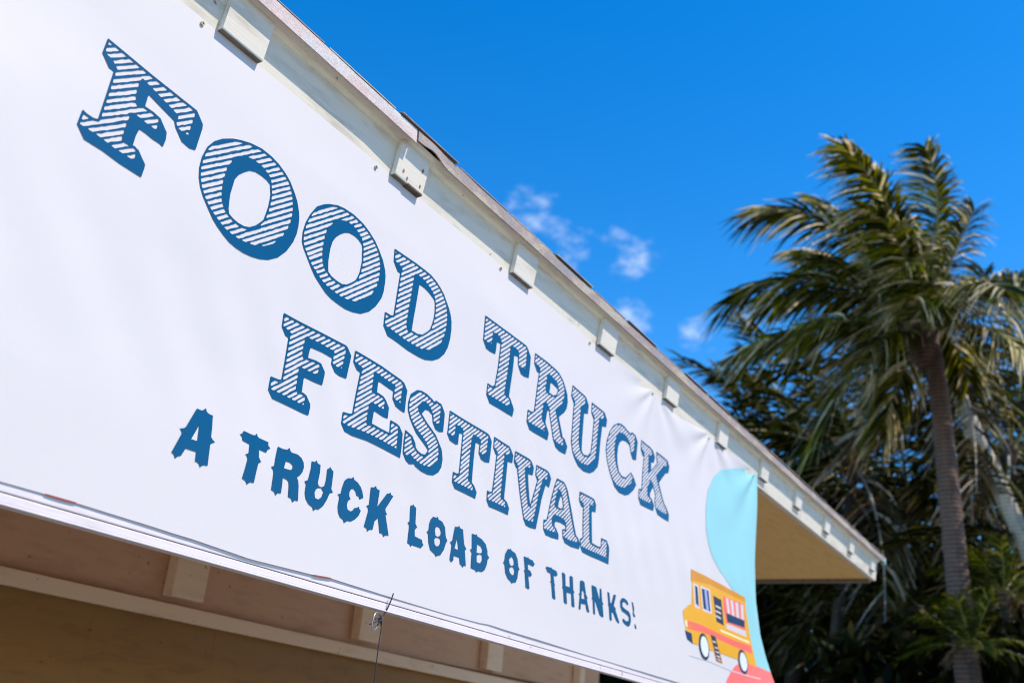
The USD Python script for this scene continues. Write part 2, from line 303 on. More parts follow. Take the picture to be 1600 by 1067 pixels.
# porch wall behind the banner: upper wall, ledge, bracket blocks, panels below
YW, XW = 4.18, 8.5
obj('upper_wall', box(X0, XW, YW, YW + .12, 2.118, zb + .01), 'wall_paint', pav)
sl = -.0115
def sloped(x0, x1, y0, y1, z0, z1, xr):
    m = box(x0, x1, y0, y1, z0, z1, .004); m.vertices[:, 2] += (m.vertices[:, 0] - xr) * sl; return m
obj('ledge', sloped(X0, XW, YW - .045, YW - .001, 2.055, 2.128, 3.9), 'trim_paint', pav)
for k in range(-5, 4):
    x = 3.486 + k * 1.5; w = .215 if k < 3 else .09
    obj('bracket_block', sloped(x, x + w, YW - .075, YW - .002, 2.163, zb + .005, 3.9), 'trim_paint', pav)
for k in range(20):
    x = X0 + k * .78
    if x + .77 > XW: break
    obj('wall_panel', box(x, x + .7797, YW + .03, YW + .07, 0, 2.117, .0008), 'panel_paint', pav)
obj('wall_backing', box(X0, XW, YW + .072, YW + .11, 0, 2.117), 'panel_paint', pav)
obj('side_wall', box(XW - .12, XW, YW + .121, 8.0, 0, zb + .01), 'wall_paint', pav)
obj('side_wall', box(X0, X0 + .12, YW + .121, 8.0, 0, zb + .01), 'wall_paint', pav)
obj('back_wall', box(X0, XW, 8.001, 8.12, 0, zb + .01), 'wall_paint', pav)

# ------------------------------------------------------------------ the banner
BIG = [  # striped letters: (letter, row, face outline, holes), millimetres along the eaves and above eye height
    ('F',0,[(1089,1465),(1220,1453),(1359,1445),(1370,1444),(1372,1432),(1366,1363),(1349,1358),(1323,1362),(1315,1376),(1317,1395),(1202,1424),(1200,1412),(1199,1378),(1204,1358),(1224,1362),(1251,1362),(1274,1358),(1276,1337),(1273,1316),(1263,1319),(1241,1319),(1219,1322),(1200,1322),(1195,1299),(1194,1278),(1193,1260),(1193,1247),(1201,1246),(1225,1247),(1238,1243),(1238,1231),(1236,1208),(1174,1209),(1127,1214),(1074,1214),(1077,1254),(1088,1251),(1107,1251),(1119,1256),(1126,1406),(1115,1415),(1104,1420),(1086,1421)],[]),
    ('O',0,[(1421,1275),(1416,1301),(1417,1334),(1426,1369),(1442,1395),(1466,1418),(1496,1437),(1524,1449),(1557,1460),(1597,1467),(1636,1465),(1667,1458),(1697,1446),(1720,1432),(1736,1413),(1749,1388),(1755,1369),(1758,1346),(1757,1319),(1750,1290),(1733,1254),(1707,1222),(1675,1199),(1646,1187),(1616,1180),(1586,1177),(1560,1178),(1534,1182),(1510,1191),(1485,1203),(1466,1215),(1446,1233),(1431,1253)],[[(1516,1377),(1505,1355),(1503,1330),(1501,1307),(1503,1286),(1506,1266),(1512,1252),(1522,1239),(1535,1230),(1552,1224),(1572,1221),(1594,1222),(1613,1229),(1632,1244),(1646,1261),(1656,1275),(1660,1298),(1663,1321),(1663,1342),(1662,1358),(1657,1373),(1652,1389),(1645,1401),(1629,1409),(1613,1415),(1594,1417),(1569,1416),(1548,1408),(1532,1394)]]),
    ('O',0,[(1810,1286),(1806,1314),(1810,1348),(1822,1382),(1841,1416),(1867,1437),(1887,1449),(1923,1464),(1954,1470),(1997,1472),(2044,1466),(2080,1454),(2113,1438),(2138,1418),(2154,1392),(2161,1373),(2163,1350),(2163,1321),(2157,1295),(2138,1261),(2111,1231),(2075,1208),(2039,1198),(2005,1194),(1971,1196),(1941,1199),(1914,1206),(1886,1220),(1860,1234),(1839,1252),(1821,1270)],[[(1914,1390),(1903,1369),(1899,1344),(1899,1323),(1900,1301),(1904,1281),(1910,1265),(1921,1253),(1934,1246),(1950,1239),(1974,1236),(1998,1236),(2018,1243),(2038,1259),(2054,1274),(2062,1291),(2068,1311),(2069,1333),(2070,1349),(2066,1367),(2063,1385),(2056,1402),(2048,1416),(2034,1422),(2015,1431),(1995,1434),(1968,1432),(1949,1423),(1931,1409)]]),
    ('D',0,[(2212,1460),(2217,1418),(2239,1418),(2259,1413),(2257,1402),(2254,1242),(2239,1236),(2211,1236),(2214,1191),(2248,1190),(2324,1184),(2384,1185),(2420,1188),(2461,1201),(2495,1221),(2522,1248),(2537,1278),(2543,1312),(2543,1345),(2538,1372),(2529,1392),(2515,1411),(2500,1425),(2477,1439),(2449,1451),(2414,1460),(2376,1462),(2326,1463)],[[(2334,1423),(2333,1398),(2332,1370),(2331,1334),(2329,1302),(2328,1266),(2327,1243),(2336,1228),(2356,1231),(2383,1231),(2412,1239),(2436,1259),(2451,1275),(2459,1302),(2463,1323),(2462,1351),(2458,1373),(2449,1390),(2436,1402),(2418,1412),(2397,1419),(2371,1425),(2341,1426)]]),
    ('T',0,[(2763,1457),(2768,1364),(2797,1362),(2828,1365),(2830,1379),(2830,1401),(2830,1413),(2850,1417),(2873,1412),(2883,1403),(2883,1384),(2883,1293),(2877,1227),(2861,1216),(2829,1217),(2829,1174),(2855,1174),(2903,1175),(2946,1174),(2988,1174),(2993,1202),(2984,1214),(2958,1217),(2950,1220),(2952,1247),(2955,1295),(2958,1344),(2958,1385),(2956,1408),(2982,1414),(3005,1411),(3013,1405),(3016,1366),(3021,1356),(3048,1355),(3078,1361),(3080,1403),(3079,1448),(3062,1456)],[]),
    ('R',0,[(3137,1453),(3137,1410),(3158,1409),(3183,1406),(3181,1396),(3175,1327),(3167,1223),(3152,1212),(3120,1212),(3119,1164),(3152,1163),(3208,1164),(3261,1164),(3267,1192),(3260,1202),(3240,1208),(3233,1219),(3239,1264),(3242,1278),(3252,1287),(3270,1278),(3282,1270),(3289,1246),(3311,1201),(3326,1172),(3333,1157),(3370,1150),(3419,1152),(3429,1186),(3397,1191),(3374,1230),(3356,1259),(3340,1285),(3359,1301),(3387,1322),(3402,1342),(3409,1374),(3401,1402),(3380,1426),(3341,1444),(3301,1449),(3240,1453)],[[(3251,1402),(3251,1376),(3246,1352),(3253,1333),(3283,1335),(3309,1334),(3333,1345),(3344,1365),(3344,1382),(3326,1398),(3299,1402),(3265,1406)]]),
    ('U',0,[(3470,1436),(3463,1388),(3483,1380),(3497,1370),(3490,1357),(3487,1288),(3483,1197),(3501,1156),(3536,1135),(3587,1127),(3645,1134),(3685,1153),(3716,1182),(3723,1212),(3732,1313),(3740,1374),(3760,1377),(3779,1381),(3785,1415),(3766,1418),(3655,1422),(3656,1377),(3671,1372),(3683,1363),(3683,1351),(3677,1276),(3670,1205),(3643,1178),(3602,1172),(3571,1184),(3556,1211),(3555,1258),(3559,1327),(3561,1373),(3583,1381),(3597,1383),(3601,1423),(3586,1428)],[]),
    ('C',0,[(3928,1414),(3883,1390),(3846,1352),(3821,1302),(3815,1260),(3831,1214),(3861,1173),(3895,1142),(3943,1126),(4005,1129),(4047,1143),(4098,1177),(4125,1207),(4088,1226),(4062,1209),(4032,1187),(3995,1183),(3956,1195),(3933,1220),(3915,1252),(3908,1287),(3914,1330),(3929,1356),(3959,1375),(4001,1381),(4029,1375),(4058,1360),(4076,1317),(4114,1324),(4123,1413),(4086,1419),(4065,1407),(4048,1409),(4003,1419),(3965,1421)],[]),
    ('K',0,[(4192,1414),(4191,1370),(4214,1369),(4235,1362),(4231,1333),(4221,1248),(4216,1181),(4182,1173),(4181,1128),(4260,1131),(4330,1135),(4340,1162),(4294,1174),(4289,1207),(4321,1249),(4346,1237),(4380,1192),(4369,1170),(4382,1129),(4452,1126),(4523,1127),(4527,1159),(4488,1179),(4434,1235),(4393,1288),(4437,1326),(4473,1358),(4510,1370),(4521,1405),(4381,1411),(4387,1367),(4400,1361),(4351,1322),(4306,1290),(4295,1282),(4297,1327),(4297,1366),(4329,1372),(4340,1404),(4308,1412)],[]),
    ('F',1,[(1795,1055),(1797,1016),(1816,1013),(1833,1009),(1830,1002),(1832,872),(1821,869),(1792,868),(1793,831),(1815,831),(1859,830),(1913,829),(1936,830),(1938,853),(1936,863),(1922,866),(1902,864),(1896,869),(1896,896),(1895,923),(1899,930),(1914,930),(1940,930),(1969,931),(1971,962),(1970,971),(1947,972),(1922,969),(1902,968),(1898,973),(1897,1001),(1899,1019),(1906,1022),(1948,1024),(1993,1023),(2012,1025),(2012,1010),(2012,987),(2034,983),(2065,986),(2069,1036),(2070,1059),(2060,1063),(1922,1058)],[]),
    ('E',1,[(2104,1063),(2104,1028),(2126,1024),(2145,1020),(2140,1010),(2134,874),(2120,869),(2091,865),(2091,831),(2125,829),(2195,834),(2274,832),(2329,830),(2363,829),(2363,860),(2359,905),(2346,909),(2312,911),(2314,873),(2310,869),(2266,869),(2225,871),(2210,867),(2203,871),(2203,893),(2204,926),(2209,932),(2223,931),(2253,928),(2276,930),(2276,963),(2261,971),(2235,973),(2211,970),(2206,974),(2207,996),(2206,1025),(2217,1029),(2248,1026),(2287,1023),(2307,1023),(2306,1013),(2308,981),(2331,976),(2353,974),(2351,1018),(2352,1047),(2332,1052),(2235,1061)],[]),
    ('S',1,[(2424,1049),(2393,1025),(2385,995),(2389,970),(2404,948),(2427,929),(2451,918),(2475,908),(2504,894),(2519,880),(2519,871),(2505,855),(2486,852),(2464,856),(2450,864),(2435,874),(2427,894),(2390,903),(2390,869),(2394,830),(2412,823),(2423,825),(2434,830),(2449,823),(2479,817),(2513,816),(2546,822),(2573,840),(2585,859),(2587,886),(2576,916),(2556,934),(2531,947),(2498,961),(2470,976),(2450,987),(2443,999),(2461,1020),(2480,1023),(2502,1016),(2521,998),(2530,974),(2551,972),(2570,977),(2567,1038),(2562,1046),(2531,1049),(2522,1041),(2511,1046),(2479,1054),(2449,1055)],[]),
    ('T',1,[(2615,1042),(2615,961),(2651,958),(2663,961),(2664,987),(2664,1002),(2684,1006),(2704,1001),(2707,988),(2707,848),(2692,843),(2673,844),(2675,811),(2718,810),(2803,808),(2808,830),(2784,841),(2771,844),(2771,879),(2771,936),(2771,993),(2775,1003),(2795,1002),(2818,999),(2818,953),(2843,950),(2868,955),(2870,995),(2872,1033),(2852,1036)],[]),
    ('I',1,[(2907,1038),(2906,998),(2921,995),(2935,986),(2932,974),(2926,841),(2911,835),(2895,837),(2898,803),(2951,804),(3025,803),(3029,828),(3005,835),(2990,836),(2988,868),(2994,988),(2992,996),(3007,996),(3028,999),(3029,1026),(3015,1034)],[]),
    ('V',1,[(3060,1029),(3058,989),(3073,987),(3087,976),(3087,964),(3119,885),(3145,831),(3162,796),(3194,794),(3234,798),(3242,837),(3260,917),(3283,972),(3287,983),(3315,980),(3323,1017),(3302,1022),(3220,1021),(3218,982),(3241,969),(3231,949),(3218,910),(3200,857),(3188,859),(3166,906),(3149,959),(3142,987),(3158,990),(3177,992),(3182,1021),(3166,1027)],[]),
    ('A',1,[(3389,1012),(3378,988),(3359,923),(3341,855),(3331,831),(3308,828),(3311,792),(3360,792),(3417,797),(3416,814),(3384,829),(3379,851),(3389,863),(3424,866),(3468,862),(3484,852),(3487,830),(3464,824),(3470,795),(3522,790),(3593,795),(3601,817),(3569,829),(3536,882),(3503,945),(3470,1002),(3449,1012)],[[(3409,970),(3399,942),(3395,904),(3438,901),(3456,912),(3447,940),(3429,964)]]),
    ('L',1,[(3592,1010),(3593,974),(3611,971),(3628,965),(3631,947),(3637,882),(3643,829),(3619,821),(3625,789),(3706,787),(3872,787),(3871,850),(3863,864),(3811,864),(3810,825),(3777,821),(3718,824),(3707,830),(3696,895),(3688,961),(3691,975),(3726,978),(3729,1010),(3705,1012)],[]),
]
SMALL = [
    ('A',[(1570,704),(1586,704),(1592,708),(1597,714),(1602,706),(1610,703),(1623,703),(1628,671),(1630,650),(1637,644),(1646,641),(1636,635),(1632,630),(1634,608),(1637,578),(1627,577),(1620,574),(1616,568),(1610,575),(1604,578),(1597,578),(1594,601),(1561,600),(1552,579),(1544,576),(1537,568),(1532,576),(1523,580),(1541,632),(1537,638),(1531,641),(1541,644),(1548,649)],[[(1587,667),(1571,626),(1591,627)]]),
    ('T',[(1731,697),(1752,696),(1767,696),(1773,698),(1778,705),(1781,698),(1787,695),(1824,694),(1824,686),(1834,680),(1824,673),(1822,665),(1794,666),(1798,646),(1803,641),(1809,636),(1800,630),(1798,606),(1797,577),(1784,576),(1775,567),(1768,575),(1755,578),(1759,608),(1761,631),(1756,638),(1750,640),(1758,644),(1761,649),(1759,669),(1733,672),(1730,680),(1721,685),(1729,690)],[]),
    ('R',[(1860,693),(1878,692),(1895,694),(1903,702),(1908,695),(1913,692),(1937,693),(1954,688),(1965,678),(1969,665),(1966,651),(1959,641),(1948,632),(1955,624),(1960,612),(1967,571),(1956,571),(1948,563),(1940,572),(1928,573),(1924,599),(1921,611),(1914,616),(1896,618),(1898,596),(1899,575),(1888,574),(1881,565),(1875,573),(1862,576),(1861,599),(1860,620),(1857,628),(1847,634),(1858,639),(1858,663)],[[(1897,663),(1913,664),(1925,660),(1927,650),(1918,644),(1894,643)]]),
    ('U',[(1996,691),(2009,692),(2014,699),(2021,692),(2034,690),(2036,668),(2034,639),(2040,632),(2050,631),(2059,635),(2064,642),(2066,658),(2064,688),(2068,689),(2075,696),(2082,690),(2090,687),(2092,660),(2093,637),(2102,629),(2089,624),(2082,604),(2070,583),(2054,569),(2041,567),(2034,560),(2028,569),(2010,574),(1996,585),(1989,600),(1988,624),(1980,630),(1991,635),(1994,641),(1998,673)],[[(2051,629),(2063,621),(2058,605),(2046,595),(2032,596),(2027,610),(2031,621),(2040,627)]]),
    ('C',[(2155,685),(2170,688),(2179,695),(2184,688),(2202,684),(2218,675),(2229,663),(2237,647),(2230,644),(2222,639),(2216,646),(2205,647),(2198,657),(2187,662),(2176,658),(2171,647),(2173,636),(2181,630),(2171,623),(2168,609),(2174,598),(2186,595),(2196,599),(2203,609),(2215,612),(2221,618),(2227,611),(2234,608),(2227,592),(2213,578),(2196,568),(2180,566),(2168,557),(2162,565),(2147,569),(2136,581),(2131,596),(2132,622),(2130,626),(2122,629),(2136,635),(2137,652),(2143,675)],[]),
    ('K',[(2265,687),(2278,689),(2286,696),(2294,688),(2307,688),(2307,638),(2344,688),(2351,688),(2359,695),(2364,688),(2376,687),(2346,640),(2350,631),(2358,627),(2351,622),(2378,566),(2363,564),(2355,557),(2348,565),(2334,565),(2318,606),(2303,593),(2299,566),(2287,565),(2276,556),(2272,564),(2258,567),(2268,616),(2265,624),(2256,628),(2268,635)],[]),
    ('L',[(2468,681),(2477,682),(2481,688),(2487,683),(2498,680),(2505,631),(2516,622),(2505,612),(2509,592),(2548,589),(2552,581),(2559,575),(2548,563),(2500,563),(2494,556),(2488,562),(2475,565),(2475,613),(2473,621),(2464,625),(2474,632)],[]),
    ('O',[(2593,674),(2611,674),(2616,680),(2623,672),(2646,669),(2665,655),(2676,625),(2687,616),(2680,605),(2673,583),(2657,562),(2642,558),(2633,553),(2627,559),(2599,568),(2585,588),(2577,615),(2568,619),(2577,627),(2577,650),(2582,664)],[[(2619,648),(2635,647),(2646,636),(2644,624),(2630,616),(2617,618),(2611,631),(2612,642)],[(2631,614),(2646,612),(2649,601),(2641,589),(2629,585),(2618,590),(2613,604),(2619,611)]]),
    ('A',[(2723,671),(2738,672),(2746,679),(2753,672),(2771,671),(2787,627),(2794,619),(2804,612),(2796,605),(2811,556),(2800,556),(2793,548),(2785,554),(2775,556),(2767,576),(2733,576),(2734,561),(2723,552),(2712,560),(2715,603),(2713,610),(2703,614),(2716,623)],[[(2742,636),(2758,599),(2734,600)]]),
    ('D',[(2827,670),(2849,670),(2856,674),(2861,668),(2891,664),(2920,652),(2934,633),(2938,618),(2951,612),(2941,603),(2938,584),(2929,566),(2914,556),(2888,554),(2878,548),(2871,554),(2842,556),(2838,607),(2827,614),(2837,622)],[[(2865,642),(2890,639),(2902,629),(2900,618),(2886,614),(2868,613)],[(2870,604),(2886,611),(2902,611),(2906,596),(2895,581),(2874,582)]]),
    ('O',[(3066,666),(3081,667),(3084,672),(3090,666),(3118,661),(3138,644),(3148,618),(3158,610),(3150,601),(3149,576),(3139,559),(3122,557),(3116,551),(3108,556),(3083,564),(3064,581),(3054,607),(3043,613),(3050,621),(3052,647)],[[(3094,644),(3108,639),(3116,625),(3112,616),(3099,611),(3087,616),(3079,629)],[(3096,607),(3113,609),(3124,599),(3122,585),(3111,580),(3093,587),(3086,597)]]),
    ('F',[(3181,663),(3206,662),(3213,666),(3219,661),(3249,660),(3255,654),(3266,650),(3257,639),(3215,641),(3220,621),(3238,619),(3251,607),(3242,598),(3225,599),(3241,556),(3233,551),(3223,554),(3213,554),(3197,609),(3189,611),(3197,618)],[]),
    ('T',[(3353,658),(3386,659),(3391,662),(3397,657),(3433,655),(3438,650),(3446,644),(3436,635),(3413,634),(3426,604),(3433,601),(3427,597),(3444,550),(3435,547),(3418,552),(3400,605),(3390,606),(3398,613),(3389,637),(3362,640),(3357,648),(3349,650)],[]),
    ('H',[(3480,658),(3488,660),(3508,656),(3517,613),(3554,613),(3545,655),(3556,659),(3572,656),(3583,609),(3595,600),(3588,594),(3606,546),(3597,543),(3581,546),(3568,591),(3528,590),(3540,548),(3534,545),(3515,549),(3499,597),(3489,604),(3493,610)],[]),
    ('A',[(3636,653),(3653,658),(3675,655),(3697,609),(3714,598),(3708,591),(3738,545),(3729,543),(3714,546),(3699,570),(3658,567),(3658,545),(3651,542),(3642,546),(3642,598),(3631,600),(3642,607)],[[(3658,620),(3675,617),(3688,588),(3658,587)]]),
    ('N',[(3743,654),(3755,656),(3786,654),(3829,604),(3820,655),(3835,654),(3851,605),(3863,597),(3856,592),(3871,546),(3862,543),(3836,547),(3779,604),(3792,545),(3784,543),(3774,547),(3762,599),(3750,602),(3757,609)],[]),
    ('K',[(3894,654),(3913,652),(3928,612),(3941,614),(3956,651),(3967,654),(3981,652),(3964,606),(3987,596),(3983,590),(4031,544),(4021,541),(3997,548),(3958,578),(3945,573),(3953,544),(3945,541),(3931,545),(3916,597),(3908,600),(3911,605)],[]),
    ('S',[(4025,635),(4037,649),(4060,654),(4095,649),(4112,638),(4108,631),(4094,632),(4079,638),(4059,638),(4048,628),(4054,615),(4079,610),(4121,605),(4140,591),(4147,569),(4140,550),(4120,541),(4078,548),(4060,557),(4061,567),(4073,567),(4091,561),(4115,562),(4125,573),(4119,585),(4087,592),(4049,597),(4031,611)],[]),
    ('!',[(4146,652),(4159,651),(4173,633),(4178,614),(4174,608),(4192,596),(4186,590),(4168,595),(4163,609),(4166,612),(4157,631)],[]),
    ('.',[(4187,562),(4199,560),(4211,546),(4203,542),(4193,547)],[]),
]
BANNER_TOP = [(1253, 1713), (1373, 1707), (1527, 1709), (1790, 1706), (1930, 1715), (2106, 1709), (2270, 1722), (2542, 1713), (2835, 1701), (3181, 1725), (3338, 1727), (3571, 1693), (3742, 1703), (4037, 1708), (4338, 1702), (4527, 1729), (4911, 1722), (5119, 1715), (5351, 1729), (5669, 1721), (5950, 1711)]
BANNER_RIGHT = [(5950, 1711), (5905, 1390), (5875, 1151), (5883, 927), (5926, 749), (6006, 614), (6087, 489)]
BANNER_BOTTOM = [(1132, 406), (1233, 406), (1298, 406), (1522, 401), (1580, 399), (1639, 398), (1835, 389), (2078, 393), (2137, 397), (2420, 391), (2738, 386), (2933, 387), (2986, 390), (3102, 387), (3334, 384), (3760, 376), (4464, 367)]
PRINT = [
    ('teal_shape','teal',[(5950,1707),(5789,1708),(5552,1651),(5289,1567),(5166,1493),(5088,1404),(5052,1303),(5056,1182),(5097,1104),(5157,1048),(5258,998),(5381,965),(5509,920),(5596,846),(5661,732),(5772,588),(5886,537),(6082,507),(6006,614),(5926,749),(5883,927),(5875,1151),(5905,1390)]),
    ('coral_circle','coral',[(5334,379),(5372,414),(5410,449),(5470,493),(5530,526),(5592,547),(5709,566),(5818,567),(5954,557),(6075,545),(6112,511),(6163,452)]),
    ('ground_line','grey',[(4857,507),(5117,511),(5460,500),(5907,500),(5907,495),(5460,495),(5117,506),(4857,503)]),
    ('truck_body','yellow',[(4849,928),(5123,929),(5396,925),(5686,922),(5712,838),(5781,696),(5863,556),(5800,560),(5603,566),(5312,567),(5134,564),(4982,570),(4888,566),(4805,618),(4774,662),(4756,707),(4828,745),(4865,754),(4867,866),(4851,869)]),
    ('roof_band','amber',[(4849,928),(5123,929),(5396,925),(5686,922),(5695,895),(5396,895),(5124,895),(4851,871)]),
    ('stripe','red',[(4819,669),(5022,673),(5224,666),(5479,660),(5780,665),(5806,623),(5479,628),(5225,634),(5023,639),(4831,627)]),
    ('window','pale',[(4879,863),(4956,864),(4979,746),(4910,749)]),
    ('pane','navy',[(4906,855),(4944,853),(4968,757),(4923,767)]),
    ('window','pale',[(4986,868),(5119,870),(5158,748),(5025,747)]),
    ('pane','navy',[(5001,856),(5097,860),(5134,757),(5037,759)]),
    ('pane_shine','lilac',[(5037,856),(5070,858),(5110,758),(5077,760)]),
    ('door','charcoal',[(5169,848),(5297,845),(5344,716),(5228,721)]),
    ('menu_line','pale',[(5207,805),(5294,804),(5300,794),(5211,796)]),
    ('menu_line','pale',[(5208,779),(5295,778),(5301,768),(5212,771)]),
    ('menu_line','pale',[(5209,753),(5295,752),(5301,742),(5213,745)]),
    ('serving_frame','red',[(5322,869),(5664,878),(5689,739),(5382,736),(5337,795)]),
    ('awning_stripe','pale',[(5362,868),(5409,869),(5441,790),(5397,790)]),
    ('awning_stripe','pale',[(5441,869),(5489,870),(5515,790),(5470,790)]),
    ('awning_stripe','pale',[(5521,870),(5570,871),(5590,790),(5545,790)]),
    ('awning_stripe','pale',[(5604,872),(5654,873),(5667,790),(5621,790)]),
    ('serving_window','navy',[(5377,788),(5672,790),(5680,752),(5394,743)]),
    ('counter_panel','pale',[(5386,733),(5695,736),(5715,704),(5378,706)]),
    ('counter','cream',[(5290,690),(5754,687),(5760,675),(5296,679)]),
    ('bumper','navy',[(4788,616),(4877,613),(4896,566),(4820,578)]),
    ('headlight','cream',[(4782,666),(4811,666),(4820,637),(4791,638)]),
    ('lamp_dot','amber',[(4891,647),(4890,644),(4886,641),(4881,638),(4875,636),(4868,634),(4860,634),(4854,634),(4848,635),(4845,638),(4844,640),(4845,644),(4848,647),(4853,650),(4859,652),(4867,653),(4874,654),(4881,653),(4886,652),(4889,650)]),
    ('wheel','charcoal',[(5123,583),(5130,563),(5129,543),(5121,526),(5106,514),(5086,507),(5062,506),(5038,512),(5016,523),(4997,539),(4983,558),(4976,578),(4977,598),(4985,615),(4999,627),(5019,634),(5042,635),(5067,630),(5090,619),(5109,602)]),
    ('hub','hub',[(5114,582),(5119,567),(5119,552),(5113,539),(5102,529),(5087,524),(5069,524),(5051,528),(5034,537),(5020,549),(5010,564),(5004,579),(5005,594),(5010,607),(5021,616),(5036,621),(5053,622),(5071,618),(5088,609),(5103,597)]),
    ('wheel','charcoal',[(5728,574),(5734,554),(5733,534),(5725,517),(5709,505),(5689,499),(5665,499),(5641,505),(5618,516),(5598,532),(5585,551),(5578,571),(5579,590),(5587,607),(5602,619),(5622,626),(5646,626),(5670,621),(5694,609),(5713,593)]),
    ('hub','hub',[(5719,573),(5725,558),(5724,543),(5718,531),(5707,521),(5691,517),(5674,516),(5655,521),(5638,530),(5624,542),(5613,556),(5608,572),(5609,586),(5615,599),(5626,608),(5641,613),(5658,613),(5677,609),(5694,600),(5709,588)]),
    ('step','amber',[(5131,645),(5221,644),(5334,518),(5237,520)]),
    ('step_board','charcoal',[(5144,642),(5213,642),(5320,523),(5246,525)]),
    ('menu_line','pale',[(5173,617),(5221,617),(5229,609),(5180,610)]),
    ('menu_line','pale',[(5207,591),(5256,590),(5264,583),(5214,584)]),
    ('menu_line','pale',[(5222,571),(5271,570),(5279,562),(5230,564)]),
    ('menu_line','pale',[(5238,551),(5287,550),(5295,542),(5245,544)]),
    ('menu_line','pale',[(5249,536),(5299,535),(5307,527),(5257,530)]),
]
MAIN_FRONDS = [  # offsets of each frond's bend and tip from the crown of the wind-blown palm, leaflet length
    ((-0.28,-0.6,2.16),(-1.3,-0.42,2.45),0.75),
    ((0.45,-0.35,2.17),(0.76,-0.26,3.01),0.6),
    ((-0.72,-0.03,2.06),(-1.18,0.87,2.88),0.75),
    ((-1.28,-0.14,1.51),(-2.43,0.49,1.99),0.8),
    ((-0.98,0.77,2.07),(-1.26,2.13,1.91),0.85),
    ((-1.12,1.17,1.28),(-1.5,2.53,0.28),0.75),
    ((-1.31,0.72,0.15),(-2.57,1.94,-0.97),0.7),
    ((-1.29,0.48,-0.08),(-1.72,1.15,-1.94),0.85),
    ((-0.55,0.21,0.07),(-0.56,0.65,-1.02),0.6),
    ((0.2,-0.66,0.98),(0.94,-1.55,1.17),0.75),
    ((-0.38,-1.17,0.47),(0.03,-2.09,-0.48),0.8),
    ((0.56,-0.25,0.76),(1.62,-0.39,-0.19),0.8),
    ((-1.6,-0.95,0.33),(-2.35,-1.98,-0.47),0.85),
    ((-1.85,-0.83,0.15),(-2.97,-1.37,-0.79),0.8),
    ((0.49,0.17,1.94),(1.17,0.7,3.02),0.75),
    ((0.38,0.87,1.78),(1.09,2.14,2.34),0.85),
    ((-0.75,-0.87,0.05),(-1.1,-1.52,-1.01),0.75),
    ((0.86,0.43,0.04),(1.5,0.93,-0.9),0.7),
    ((-0.31,0.77,2.02),(-0.05,1.49,2.64),0.8),
    ((-1.62,-0.15,1.16),(-2.28,0.35,1.07),0.7),
    ((-0.93,-0.19,1.12),(-1.2,0.26,1.6),0.75),
    ((-0.37,0.71,1.15),(-0.48,1.55,1.33),0.8),
    ((-1.29,-0.25,0.34),(-2.09,-0.24,-0.39),0.8),
    ((0.28,0.3,1.14),(1.01,1.03,1.85),0.8),
    ((-0.82,-0.6,0.9),(-1.27,-0.99,1.29),0.7),
    ((-0.16,1.04,1.07),(-0.14,2.38,0.84),0.85),
    ((-0.3,1.03,0.59),(-0.38,2.71,-0.15),0.8),
    ((-1.55,-0.39,0.53),(-2.36,-0.14,0.03),0.6),
    ((0.01,-0.18,1.28),(0.96,-0.3,2.38),0.6),
]

YBAN = D
SC = 0.001
PINS = [(4.34, 3.325, .5, 9, .0042), (5.12, 3.335, .55, 8, .0052), (5.93, 3.33, .9, 7, .006)]
def disp(x, z):
    """How far the hanging cloth stands out from its plane, metres towards the street."""
    x = np.asarray(x, float); z = np.asarray(z, float); p = np.stack([x * 1.1, z * 1.6, 0 * x], -1)
    d = .015 * (meshkit.fbm(p, 2, 3) - .5) + .0035 * (meshkit.fbm(p * 3.1, 2, 9) - .5)
    d = d * np.clip((3.31 - z) / .2, 0, 1)
    for cx, cz, R, k, A in PINS:
        r = np.hypot(x - cx, z - cz); th = np.arctan2(z - cz, x - cx)
        d = d + A * np.sin(th * k + 2 * np.sin(th * 2.3)) * np.clip((r - .03) / .12, 0, 1) * np.exp(-(r / R) ** 2 * 1.6)
    g = np.exp(-((z - 2.52) / .22) ** 2)
    d = d + .0014 * g * np.sin((x * .9 + z * .55) * 2 * np.pi / .21 + 1.5 * np.sin(x * 3.1))
    e = z - (2.008 - .0128 * (x - 1.138)); d = d * (.06 + .94 * np.clip(e / .25, 0, 1)) + .0012 + .0012 * np.exp(-e / .10) * np.sin(x * 4.3 + .8 * np.sin(x * 1.9))
    d = d + .05 * np.clip((x - 5.55) / .4, 0, 1.5) ** 2 * np.clip((2.75 - z) / .7, 0, 1) * .6
    return d
to_x = lambda v: v * SC
to_z = lambda v: Z0 + v * SC
def curve(pts): a = np.array(pts, float); return a[:, 0] * SC, a[:, 1] * SC + Z0
tx, tz = curve(BANNER_TOP); rx, rz = curve(BANNER_RIGHT); bx_, bz_ = curve(BANNER_BOTTOM)
def top_z(x): return np.interp(x, np.r_[-3, tx], np.r_[tz[0] + .004, tz])
def bot_z(x): return np.interp(x, np.r_[-3, bx_, 6.3], np.r_[bz_[0], bz_, bz_[-1] - .024])
NX, NZ, XB0 = 620, 130, -1.6
s, t = np.meshgrid(np.linspace(0, 1, NX), np.linspace(0, 1, NZ), indexing='ij')
xr_at = lambda z: np.interp(z, rz[::-1], rx[::-1])
gx = XB0 + s * (5.93 - XB0)
for _ in range(4):
    gz = bot_z(gx) + t * (top_z(np.minimum(gx, rx[0])) - bot_z(gx))
    gx = XB0 + s * (xr_at(gz) - XB0)
v = np.column_stack([gx.ravel(), (YBAN - disp(gx, gz)).ravel(), gz.ravel()])
i, j = np.meshgrid(np.arange(NX - 1), np.arange(NZ - 1), indexing='ij'); q = (i * NZ + j).ravel()
f = np.vstack([np.column_stack([q, q + NZ, q + NZ + 1]), np.column_stack([q, q + NZ + 1, q + 1])])
ban = thing('banner', 'white vinyl banner printed with blue festival lettering, hung under the eaves', 'banner')
